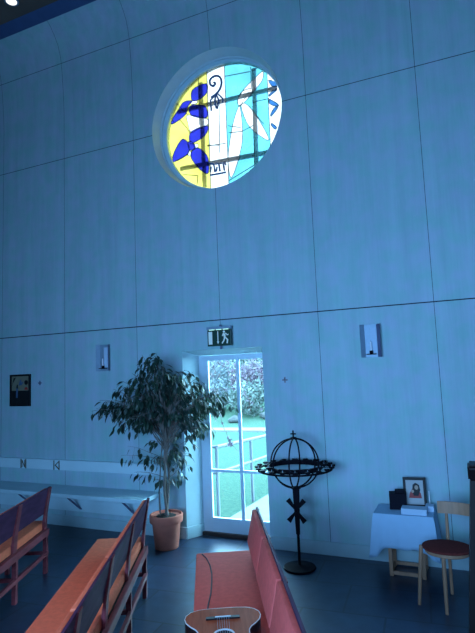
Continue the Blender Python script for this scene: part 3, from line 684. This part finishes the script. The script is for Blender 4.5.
# ================================================================= CANDLE GLOBE
g = thing('candle_globe_stand', 'black wrought iron globe candle stand with a cross on top, right of the door', 'candle stand', (3.155, -.41, 0))
bm = new(); lathe(bm, [(.145, 0), (.15, .006), (.145, .016), (.05, .022), (.02, .03)], 40); obj('base_disc', bm, M['iron'], g, smooth=True)
bm = new(); tube(bm, [(0, 0, .02), (0, 0, .36)], .013, 10); prism(bm, [(-.017, .30), (.017, .30), (.032, .715), (-.032, .715)], (0, .008, 0), (1, 0, 0), (0, 0, 1), (0, -.016, 0)); obj('stem', bm, M['iron'], g)
az = math.radians(16)       # the flat cross faces the room obliquely
bm = new(); c = V3((0, -.012, .515))
for sx, sz in ((1, 1), (-1, 1), (1, -1), (-1, -1)):
    d = V3((sx * .078, 0, sz * .098)); nrm = V3((d.z, 0, -d.x)).normalized()
    prism(bm, [(0, -.005), (1, -.024), (1, .024), (0, .005)], c, d, nrm, (0, -.012, 0))
obj('saltire_cross', bm, M['iron'], g)
GZ, GRd = .945, .225
for deg in (11, 47, 95):
    a = math.radians(deg); bm = new()
    tube(bm, [(GRd * math.cos(2 * PI * i / 48) * math.cos(a), GRd * math.cos(2 * PI * i / 48) * math.sin(a), GZ + GRd * math.sin(2 * PI * i / 48)) for i in range(48)], .0075, 6, closed=True); obj('globe_hoop', bm, M['iron'], g, smooth=True)
def flat_ring(bm, r0, r1, z0, z1, n=64):
    A = [[bm.verts.new((r * math.cos(2 * PI * i / n), r * math.sin(2 * PI * i / n), z)) for i in range(n)] for r, z in ((r0, z0), (r1, z0), (r1, z1), (r0, z1))]
    for k in range(4):
        for i in range(n): bm.faces.new((A[k][i], A[k][(i + 1) % n], A[(k + 1) % 4][(i + 1) % n], A[(k + 1) % 4][i]))
bm = new(); flat_ring(bm, .335, .352, .888, .902); obj('outer_ring', bm, M['iron'], g)
bm = new(); flat_ring(bm, .243, .252, .888, .93); obj('inner_ring', bm, M['iron'], g)
for k in range(8):
    a = 2 * PI * (k + .5) / 8; bm = new(); bar(bm, (.23 * math.cos(a), .23 * math.sin(a), .895), (.345 * math.cos(a), .345 * math.sin(a), .895), .012, .006); obj('spoke', bm, M['iron'], g)
def cup(r, a, z):
    bm = new(); lathe(bm, [(.006, 0), (.008, .006), (.024, .012), (.026, .026), (.012, .028)], 12, (r * math.cos(a), r * math.sin(a), z)); c_ = obj('candle_cup', bm, M['iron'], g, smooth=True)
    bm = new(); lathe(bm, [(.0035, 0), (.001, .02)], 8, (r * math.cos(a), r * math.sin(a), z + .026)); obj('spike', bm, M['metal'], c_)
for k in range(20): cup(.352, 2 * PI * k / 20, .898)
for k in range(12): cup(.272, 2 * PI * (k + .5) / 12, .905)
bm = new(); bx(bm, -.006, .006, -.006, .006, GZ + GRd, GZ + GRd + .075); bx(bm, -.026, .026, -.006, .006, GZ + GRd + .038, GZ + GRd + .05); lathe(bm, [(.03, 0), (.03, .008), (.012, .014)], 16, (0, 0, GZ + GRd + .002)); obj('top_cross', bm, M['iron'], g)
bm = new(); lathe(bm, [(.045, 0), (.05, .006), (.035, .016)], 20, (0, 0, .712)); obj('collar', bm, M['iron'], g)

# ================================================================= SIDE TABLE AND WHAT STANDS ON IT
TX0, TX1, TY0, TY1, TZ = 3.85, 4.345, -.405, -.085, .54
t = thing('side_table', 'small pale wood table under a white cloth, by the right wall', 'table', ((TX0 + TX1) / 2, (TY0 + TY1) / 2, 0))
hx, hy = (TX1 - TX0) / 2 - .06, (TY1 - TY0) / 2 - .02
bm = new(); bx(bm, -hx - .03, hx + .03, -hy - .012, hy + .012, TZ - .035, TZ - .012, .003); obj('tabletop', bm, M['birch'], t)
for sx in (-1, 1):
    for sy in (-1, 1):
        bm = new(); bx(bm, sx * hx * .72 - .016, sx * hx * .72 + .016, sy * (hy - .02) + .034, sy * (hy - .02) + .066, 0, TZ - .035, .003); obj('leg', bm, M['birch'], t)
for sy in (-1, 1):
    bm = new(); bx(bm, -hx * .72 + .016, hx * .72 - .016, sy * (hy - .02) + .038, sy * (hy - .02) + .062, .012, .04, .002); obj('foot_rail', bm, M['birch'], t)
for sx in (-1, 1):
    bm = new(); bx(bm, sx * hx * .72 - .012, sx * hx * .72 + .012, -hy + .086, hy + .014, .012, .04, .002); obj('foot_rail', bm, M['birch'], t)
# cloth: top plus hanging skirt with soft folds and drooping corners
bm = new()
per = []; cx, cy = (TX0 + TX1) / 2, (TY0 + TY1) / 2; ax, ay = (TX1 - TX0) / 2, (TY1 - TY0) / 2
def side_pts(p, q, k): return [V3(p).lerp(V3(q), i / k) for i in range(k)]
per = side_pts((-ax, -ay), (ax, -ay), 24) + side_pts((ax, -ay), (ax, ay), 16) + side_pts((ax, ay), (-ax, ay), 24) + side_pts((-ax, ay), (-ax, -ay), 16)
topv = [bm.verts.new((cx + p.x, cy + p.y, TZ)) for p in per]; bm.faces.new(topv)
rows = [topv]; NR = 8
for r_ in range(1, NR + 1):
    f = r_ / NR; row = []
    for i, p in enumerate(per):
        corner = (max(0, abs(p.x) / ax - .72) / .28) * (max(0, abs(p.y) / ay - .62) / .38)
        back = p.y > ay * .999
        out = V3((p.x / ax if abs(p.x) > ax * .98 else 0, p.y / ay if abs(p.y) > ay * .98 else 0))
        if out.length: out.normalize()
        drop = (.275 + .008 * math.sin(i * .7) + .085 * min(1, corner)) * f
        amp = .010 * f * math.sin(i * .93 + 1.3) + .008 * f * math.sin(i * .41)
        o2 = .006 + .018 * f + amp + .035 * f * min(1, corner)
        if out.y > .5: o2 = min(o2, .03)
        row.append(bm.verts.new((cx + p.x + out.x * o2, cy + p.y + out.y * o2, TZ - drop - (.004 if r_ else 0))))
    rows.append(row)
for A, B in zip(rows, rows[1:]):
    for i in range(len(per)): bm.faces.new((A[i], A[(i + 1) % len(per)], B[(i + 1) % len(per)], B[i]))
cl = obj('tablecloth', bm, M['cloth'], None, smooth=True)
md = cl.modifiers.new('thickness', 'SOLIDIFY'); md.thickness = .002; md.offset = -1
tag(cl, 'white cloth with hanging corners draped over the small side table', 'tablecloth')
# framed print, box, cards, taper
t = thing('framed_print', 'framed print of a red and dark figure leaning on the cloth-covered table', 'picture', (4.185, -.13, TZ + .001), math.radians(6))
tilt = Matrix.Rotation(math.radians(-8), 4, 'X')
bm = new()
for a in ((-.098, .098, .235, .26), (-.098, .098, 0, .025), (-.098, -.075, .025, .235), (.075, .098, .025, .235)): bx(bm, a[0], a[1], -.011, .011, a[2], a[3], .002, tilt)
obj('frame', bm, M['frame'], t)
bm = new(); bx(bm, -.075, .075, -.004, .006, .025, .235, 0, tilt); mt = obj('mount', bm, M['mount'], t)
def art(name, polys, m, lay):
    global bm
    bm = new()
    for p in polys: prism(bm, p, tilt @ V3((0, -.0042 - lay * .0012, 0)), tilt @ V3((1, 0, 0)), tilt @ V3((0, 0, 1)), tilt @ V3((0, -.001, 0)))
    obj(name, bm, m, mt)
art('red_robe', [[(-.052, .08), (.058, .08), (.05, .125), (.03, .16), (-.02, .16), (-.045, .12)]], M['picred'], 0)
art('dark_veil', [[(-.012, .10), (.03, .10), (.048, .15), (.04, .195), (.01, .213), (-.015, .195), (-.02, .15)]], M['frame'], 1)
art('face', [disc(.016, .172, .016, 1.2), disc(-.018, .138, .012, 1.1)], M['picskin'], 2)
bm = new(); bar(bm, (0, .045, .16), (0, .048, .003), .03, .006, up=(0, 1, 0)); obj('easel_strut', bm, M['frame'], t)
t = thing('small_box', 'small black box with a raised lid left of the framed print on the table', 'box', (4.04, -.20, TZ + .001), math.radians(8))
bm = new(); bx(bm, -.072, .072, -.05, .05, 0, .14, .004); obj('body', bm, M['black'], t)
bm = new(); bx(bm, -.02, .06, -.03, .035, .14, .165, .004); obj('lid', bm, M['black'], t)
tag(obj('card_box', (lambda b: (bx(b, -.105, .105, -.06, .06, 0, .05, .003), b)[1])(new()), M['paper'], None, loc=(4.19, -.325, TZ + .001)), 'flat white box at the front of the cloth-covered table', 'box')
bm = new(); bx(bm, -.035, .035, -.05, .05, 0, .048, .003)
tag(obj('card_box', bm, M['paper'], None, loc=(4.31, -.20, TZ + .001)), 'little white box on the right end of the table behind the flat white box', 'box')
t = thing('taper_candle', 'thin pale taper candle in a holder right of the framed print', 'candle', (4.305, -.115, TZ + .001))
bm = new(); lathe(bm, [(.022, 0), (.022, .006), (.009, .012), (.009, .028), (.006, .028)], 16); obj('holder', bm, M['metal'], t)
bm = new(); lathe(bm, [(.0055, 0), (.0045, .12), (.001, .126)], 10, (0, 0, .024)); obj('candle', bm, M['candle'], t)

# ================================================================= CHAIR
t = thing('round_seat_chair', 'pale wood chair with round dark red seat in front of the cloth-covered table', 'chair', (4.45, -.765, 0), math.radians(-22))
RS = .182
rotM = Matrix.Rotation(math.radians(22), 4, 'Z'); rotI = rotM.inverted()
def flat(bm):      # the seat is a little wider than deep
    for v in bm.verts: q = rotI @ v.co; v.co = rotM @ V3((q.x + .004, q.y * .87 - .025, q.z))
bm = new(); lathe(bm, [(.15, .425), (RS - .004, .427), (RS, .435), (RS - .004, .444), (.15, .449), (.05, .45)], 48); flat(bm); obj('seat', bm, M['seatred'], t, smooth=True)
bm = new(); lathe(bm, [(.155, .395), (.16, .40), (.16, .42), (.15, .425)], 40); flat(bm); obj('seat_ring', bm, M['birch'], t, smooth=True)
rotM = Matrix.Rotation(math.radians(22), 4, 'Z')
def loc(x, y, z): p = rotM @ V3((x - 4.445, y + .80, 0)); return V3((p.x, p.y, z))
for (fx, fy), (tx, ty), top, r in (((4.222, -.845), (4.262, -.815), .43, .015), ((4.42, -.945), (4.425, -.935), .428, .015)):
    bm = new(); tube(bm, [loc(fx, fy, 0), loc((fx + tx) / 2, (fy + ty) / 2, .22), loc(tx, ty, top)], [.012, .015, .015], 12); obj('front_leg', bm, M['birch'], t, smooth=True)
BP = ((4.448, -.575), (4.66, -.66))
for x, y in BP:
    bm = new(); tube(bm, [loc(x, y, 0), loc(x, y, .40), loc(x + .004, y + .012, .71)], [.012, .014, .011], 12); obj('back_leg', bm, M['birch'], t, smooth=True)
bm = new(); p, q = loc(BP[0][0] - .055, BP[0][1] + .0, 0), loc(BP[1][0] + .05, BP[1][1] + .0, 0)
mid = (p + q) / 2; dirn = (q - p).normalized(); back = V3((-dirn.y, dirn.x, 0)); seg = 14; rows = []
for i in range(seg + 1):
    f = i / seg; c = p.lerp(q, f) + back * (.034 * (1 - (2 * f - 1) ** 2) - .018)
    rows.append([bm.verts.new(c + off * back + V3((0, 0, z))) for off, z in ((-.006, .622), (.006, .622), (.008, .715), (-.004, .715))])
for a, b in zip(rows, rows[1:]):
    for k in range(4): bm.faces.new((a[k], a[(k + 1) % 4], b[(k + 1) % 4], b[k]))
bm.faces.new(rows[0][::-1]); bm.faces.new(rows[-1]); obj('backrest', bm, M['birch'], t, smooth=True)

# dark lectern cut by the right edge of the photo
t = thing('lectern', 'dark stained lectern at the right edge of the photo, in front of the chair', 'lectern', (4.93, -1.85, 0))
bm = new(); r0 = [(-.365, -.2), (.365, -.2), (.365, .2), (-.365, .2)]; r1 = [(-.268, -.16), (.268, -.16), (.268, .16), (-.268, .16)]
a = [bm.verts.new((x, y, .06)) for x, y in r0]; b = [bm.verts.new((x, y, 1.19)) for x, y in r1]
bm.faces.new(a[::-1]); bm.faces.new(b)
for k in range(4): bm.faces.new((a[k], a[(k + 1) % 4], b[(k + 1) % 4], b[k]))
obj('body', bm, M['darkwood'], t)
bm = new(); bx(bm, -.39, .39, -.225, .225, 0, .06, .006); obj('plinth', bm, M['darkwood'], t)
bm = new(); prism(bm, [(-.21, 1.265), (-.21, 1.285), (.19, 1.235), (.19, 1.19), (-.17, 1.19)], (-.278, 0, 0), (0, 1, 0), (0, 0, 1), (.556, 0, 0)); bmesh.ops.bevel(bm, geom=bm.edges[:], offset=.01, segments=2, affect='EDGES'); obj('desk_top', bm, M['darkwood'], t)

# ================================================================= OUTSIDE THE DOOR
def gz(x, y):
    z = -.14 + max(0, y - 6) * .03
    if y > 10.2: z += (y - 10.2) * .155
    return z
bm = new(); nx, ny = 36, 48; X0, X1, Y0, Y1 = -24, 10, .36, 34; gr = []
for j in range(ny + 1):
    y = Y0 + (Y1 - Y0) * (j / ny) ** 1.3
    gr.append([bm.verts.new((X0 + (X1 - X0) * i / nx, y, gz(0, y) + random.uniform(-.015, .015) * min(1, (y - .3)))) for i in range(nx + 1)])
for j in range(ny):
    for i in range(nx): bm.faces.new((gr[j][i], gr[j][i + 1], gr[j + 1][i + 1], gr[j + 1][i]))
struct('ground', bm, M['grass'], smooth=True, label='sloping lawn outside the glazed door', cat='lawn')
bm = new(); prism(bm, [(1.66, .345), (4.6, .345), (4.6, 3.4), (1.84, 3.6), (1.74, 2.4)], (0, 0, -.16), (1, 0, 0), (0, 1, 0), (0, 0, .06))
struct('path', bm, M['path'], label='pale concrete landing outside the door', cat='path')
bm = new(); prism(bm, [(-14, 8.9), (4, 9.6), (4, 10.5), (-14, 9.8)], (0, 0, -.10), (1, 0, 0), (0, 1, 0), (0, 0, .10))
struct('path_upper', bm, M['path'], label='pale path crossing behind the lawn', cat='path')
t = thing('handrail', 'white tubular handrail beside the landing outside the door', 'handrail', (1.543, 1.18, -.13))
bm = new(); tube(bm, [(0, 0, 0), (0, 0, .945)], .024, 10); obj('post', bm, M['rail'], t, smooth=True)
bm = new(); tube(bm, [(.085, .995, 0), (.085, .995, .90)], .024, 10); obj('post', bm, M['rail'], t, smooth=True)
bm = new(); tube(bm, [(.21, 2.45, 0), (.21, 2.45, .87)], .024, 10); obj('post', bm, M['rail'], t, smooth=True)
for z0, z1, r in ((.945, .87, .024), (.60, .555, .02)):
    bm = new(); tube(bm, [(0, 0, z0), (.085, .995, z0 - (z0 - z1) * .45), (.21, 2.45, z1)], r, 10); obj('rail', bm, M['rail'], t, smooth=True)
bm = new(); tube(bm, [(0, 0, .945), (-1.2, .12, .95)], .022, 10); obj('rail', bm, M['rail'], t, smooth=True)
bm = new(); tube(bm, [(0, 0, .60), (-1.2, .12, .60)], .02, 10); obj('rail', bm, M['rail'], t, smooth=True)
bm = new(); tube(bm, [(-1.2, .12, 0), (-1.2, .12, .95)], .024, 10); obj('post', bm, M['rail'], t, smooth=True)

def bush(name, label, cat, x, y, r, h, m, n, ls, seed, trunk=0.0, group='shrubs on the bank beyond the lawn'):
    rn = random.Random(seed); z0 = gz(x, y)
    t = thing(name, label, cat, (x, y, z0 - .02), 0, group)
    bm = new()
    for k in range(7):
        a = rn.uniform(0, 2 * PI); e = V3((r * .6 * math.cos(a), r * .6 * math.sin(a), trunk + h * rn.uniform(.5, .9)))
        tube(bm, [(0, 0, 0), (e.x * .3, e.y * .3, trunk + h * .3), tuple(e)], [.05 * h / 2, .03 * h / 2, .012], 6)
    obj('stems', bm, M['stem'], t)
    bm = new()
    for k in range(n):
        while True:
            p = V3((rn.uniform(-1, 1), rn.uniform(-1, 1), rn.uniform(-1, 1)))
            if .25 < p.length < 1 and rn.random() < .35 + .65 * p.length ** 2: break
        lump = 1 + .22 * math.sin(5 * p.x + seed) * math.cos(4 * p.y + 2 * p.z)
        c = V3((p.x * r * lump, p.y * r * lump, trunk + h * .5 + p.z * h * .5 * lump))
        d = V3((rn.gauss(0, 1), rn.gauss(0, 1), rn.gauss(0, .7))).normalized(); s = d.orthogonal().normalized(); s = Matrix.Rotation(rn.uniform(0, 6.28), 3, d) @ s
        w = ls * rn.uniform(.6, 1.2); up = d.cross(s)
        vv = [bm.verts.new(c + s * w), bm.verts.new(c + up * w * .45), bm.verts.new(c - s * w), bm.verts.new(c - up * w * .45)]
        bm.faces.new(vv)
    obj('foliage', bm, m, t)
SH = [('shrub', 'low pale green shrub at the foot of the bank, just above the far path', -2.4, 11.7, .75, 1.2, 'shrubA', 1100, .085),
      ('shrub', 'low blue-green shrub at the foot of the bank, seen through the left panes', -4.0, 12.0, .75, 1.2, 'shrubC', 1100, .085),
      ('shrub', 'russet-leaved shrub a little way up the bank', -3.1, 13.7, .85, 1.6, 'shrubB', 1300, .09),
      ('shrub', 'blue-green shrub halfway up the bank at the left', -5.1, 14.2, .95, 1.8, 'shrubC', 1400, .09),
      ('shrub', 'green shrub halfway up the bank at the right', -4.0, 16.2, 1.05, 1.6, 'shrubA', 1500, .10),
      ('shrub', 'russet shrub high on the bank at the left', -6.5, 16.8, 1.05, 1.5, 'shrubB', 1400, .10),
      ('shrub', 'green shrub at the foot of the bank, right of the door view', -.7, 12.7, .8, 1.5, 'shrubA', 1100, .09),
      ('shrub', 'blue-green shrub on the bank, past the right edge of the door view', -1.6, 15.3, 1.0, 1.7, 'shrubC', 1200, .10),
      ('shrub', 'russet shrub on the bank, furthest right of all', .7, 14.2, 1.0, 1.7, 'shrubB', 1200, .10),
      ('shrub', 'blue-green shrub at the top of the bank', -5.3, 18.9, 1.15, 1.5, 'shrubC', 1500, .10)]
for i, (nm, lab, x, y, r, h, m_, n_, ls) in enumerate(SH): bush(nm, lab, 'shrub', x, y, r, h, M[m_], n_, ls, i + 3)
TR = [('open russet-leaved tree at the top of the bank, left', -8.3, 20.9, 1.25, 1.5, 'shrubB'), ('open green tree at the top of the bank, right', -4.6, 22.0, 1.3, 1.4, 'shrubA'), ('open blue-green tree behind, between the two nearer trees', -6.9, 24.4, 1.5, 1.6, 'shrubC')]
for i, (lab, x, y, r, h, m_) in enumerate(TR): bush('tree', lab, 'tree', x, y, r, h, M[m_], 650, .12, i + 31, trunk=.35, group='trees at the top of the bank')
for i, (x, y, s, lab) in enumerate(((-1.5, 11.3, .2, 'right-hand pale boulder on the grass at the foot of the bank'), (-2.55, 10.8, .17, 'left-hand pale boulder on the grass beyond the far path'))):
    bm = new(); bmesh.ops.create_icosphere(bm, subdivisions=3, radius=s); rn = random.Random(i + 50)
    for v in bm.verts: v.co = v.co * (1 + .3 * math.sin(v.co.x * 22 + i) * math.cos(v.co.y * 19 + 5 * v.co.z)); v.co.z *= .75; v.co.x *= 1.4
    tag(obj('boulder', bm, M['stone'], None, smooth=True, loc=(x, y, gz(x, y) + s * .45)), lab, 'boulder')
# a rose-like shrub by the door with one long arching twig of russet leaves
t = thing('climbing_shrub', 'nearly bare shrub with arching twigs and russet leaves just outside the door', 'shrub', (1.25, .75, -.15))
rn = random.Random(77); bmS, bmF = new(), new()
def twig(pts, nl, ls):
    P_ = []
    for i in range(len(pts) - 1):
        for s in range(6): P_.append(V3(pts[i]).lerp(V3(pts[i + 1]), s / 6) + V3((rn.uniform(-.006, .006),) * 3))
    P_.append(V3(pts[-1])); tube(bmS, P_, [.007 - .005 * i / len(P_) for i in range(len(P_))], 6)
    for k in range(nl):
        q = P_[rn.randrange(len(P_) // 3, len(P_))]
        for l_ in range(rn.randint(1, 3)):
            d = V3((rn.gauss(0, 1), rn.gauss(0, 1), rn.gauss(-.4, .8))).normalized(); s = d.orthogonal().normalized(); w = ls * rn.uniform(.6, 1.2); c = q + d * w * .8
            bmF.faces.new([bmF.verts.new(c - d * w), bmF.verts.new(c + s * w * .55), bmF.verts.new(c + d * w), bmF.verts.new(c - s * w * .55)])
twig([(0, 0, 0), (.05, .0, .8), (.15, .0, 1.5), (.28, .0, 2.05), (.42, .0, 2.1), (.52, .0, 1.75), (.60, .0, 1.35), (.70, .0, 1.08), (.90, -.02, .93)], 20, .028)
twig([(0, 0, 0), (-.05, .05, .9), (.1, .15, 1.7), (.35, .1, 2.15), (.62, .05, 2.05), (.85, .02, 1.85), (1.0, .0, 1.55)], 26, .024)
twig([(.02, 0, 0), (.0, .1, 1.0), (.2, .2, 1.9), (.6, .2, 2.2), (1.1, .2, 2.0)], 26, .024)
twig([(.02, 0, 0), (.1, .15, 1.2), (.35, .2, 1.75), (.7, .2, 1.75), (1.05, .2, 1.5)], 22, .024)
obj('twigs', bmS, M['stem'], t); obj('leaves', bmF, M['shrubB'], t)

# ================================================================= LIGHT
w = bpy.data.worlds.new('overcast_sky'); SC.world = w; w.use_nodes = True
bg = w.node_tree.nodes['Background']; bg.inputs['Color'].default_value = (0.37, 0.75, 1.0, 1); bg.inputs['Strength'].default_value = SKY
def area(name, loc, rot, sx, sy, e, col):
    l = bpy.data.lights.new(name, 'AREA'); l.shape = 'RECTANGLE'; l.size = sx; l.size_y = sy; l.energy = e; l.color = col
    o = bpy.data.objects.new(name, l); o.location = loc; o.rotation_euler = rot; COL.objects.link(o); return o
bw = area('fill_back_window', (3.65, YB - .06, 1.72), (math.radians(90), 0, 0), 2.7, 1.8, E_FILL_BACK, FILL_DAY)       # added fill lamp in front of the opaque pane, shines towards +y
area('fill_right_window', (XR + .06, -3.9, 1.9), (math.radians(90), 0, math.radians(90)), 3.3, 2.1, E_FILL_RIGHT, FILL_DAY)   # added side fill before the closed opening, shines towards -x

bw.data.spread = math.radians(150); bw.rotation_euler.x = math.radians(86)
sl = bpy.data.lights.new('hazy_sun', 'SUN'); sl.energy = E_SUN; sl.color = (0.5, 0.8, 1.0); sl.angle = math.radians(8)
so = bpy.data.objects.new('hazy_sun', sl); COL.objects.link(so); so.rotation_euler = V3((-.8, -.25, -.55)).to_track_quat('-Z', 'Y').to_euler()
def spot(name, loc, tgt, e, ang, col):
    l = bpy.data.lights.new(name, 'SPOT'); l.energy = e; l.color = col; l.spot_size = math.radians(ang); l.spot_blend = .8; l.shadow_soft_size = .12
    o = bpy.data.objects.new(name, l); o.location = loc; o.rotation_euler = (V3(tgt) - V3(loc)).to_track_quat('-Z', 'Y').to_euler(); COL.objects.link(o)
spot('downlight_over_pews', (2.4, -3.6, ZC - .05), (2.4, -3.5, 0), E_WARM, 41, WARM)

# ================================================================= CAMERA
cam = bpy.data.cameras.new('camera'); co = bpy.data.objects.new('camera', cam); COL.objects.link(co)
YAW, PITCH, ROLL, F_PX = -0.4142, 0.1062, -0.0397, 505.949
f0 = V3((math.sin(YAW), math.cos(YAW), 0)); rt0 = V3((math.cos(YAW), -math.sin(YAW), 0)); up0 = V3((0, 0, 1))
fw = f0 * math.cos(PITCH) + up0 * math.sin(PITCH); uu = up0 * math.cos(PITCH) - f0 * math.sin(PITCH)
r2 = rt0 * math.cos(ROLL) + uu * math.sin(ROLL); u2 = uu * math.cos(ROLL) - rt0 * math.sin(ROLL)
co.matrix_world = Matrix(((r2.x, u2.x, -fw.x, 4.6771), (r2.y, u2.y, -fw.y, -5.0689), (r2.z, u2.z, -fw.z, 1.83), (0, 0, 0, 1)))
cam.sensor_fit = 'HORIZONTAL'; cam.sensor_width = 36; cam.lens = F_PX / 475 * 36; cam.clip_start = .05
SC.camera = co
vs_ = SC.view_settings; vs_.view_transform = 'Standard'; vs_.look = 'None'; vs_.exposure = 0.0; vs_.gamma = 1; vs_.use_curve_mapping = False
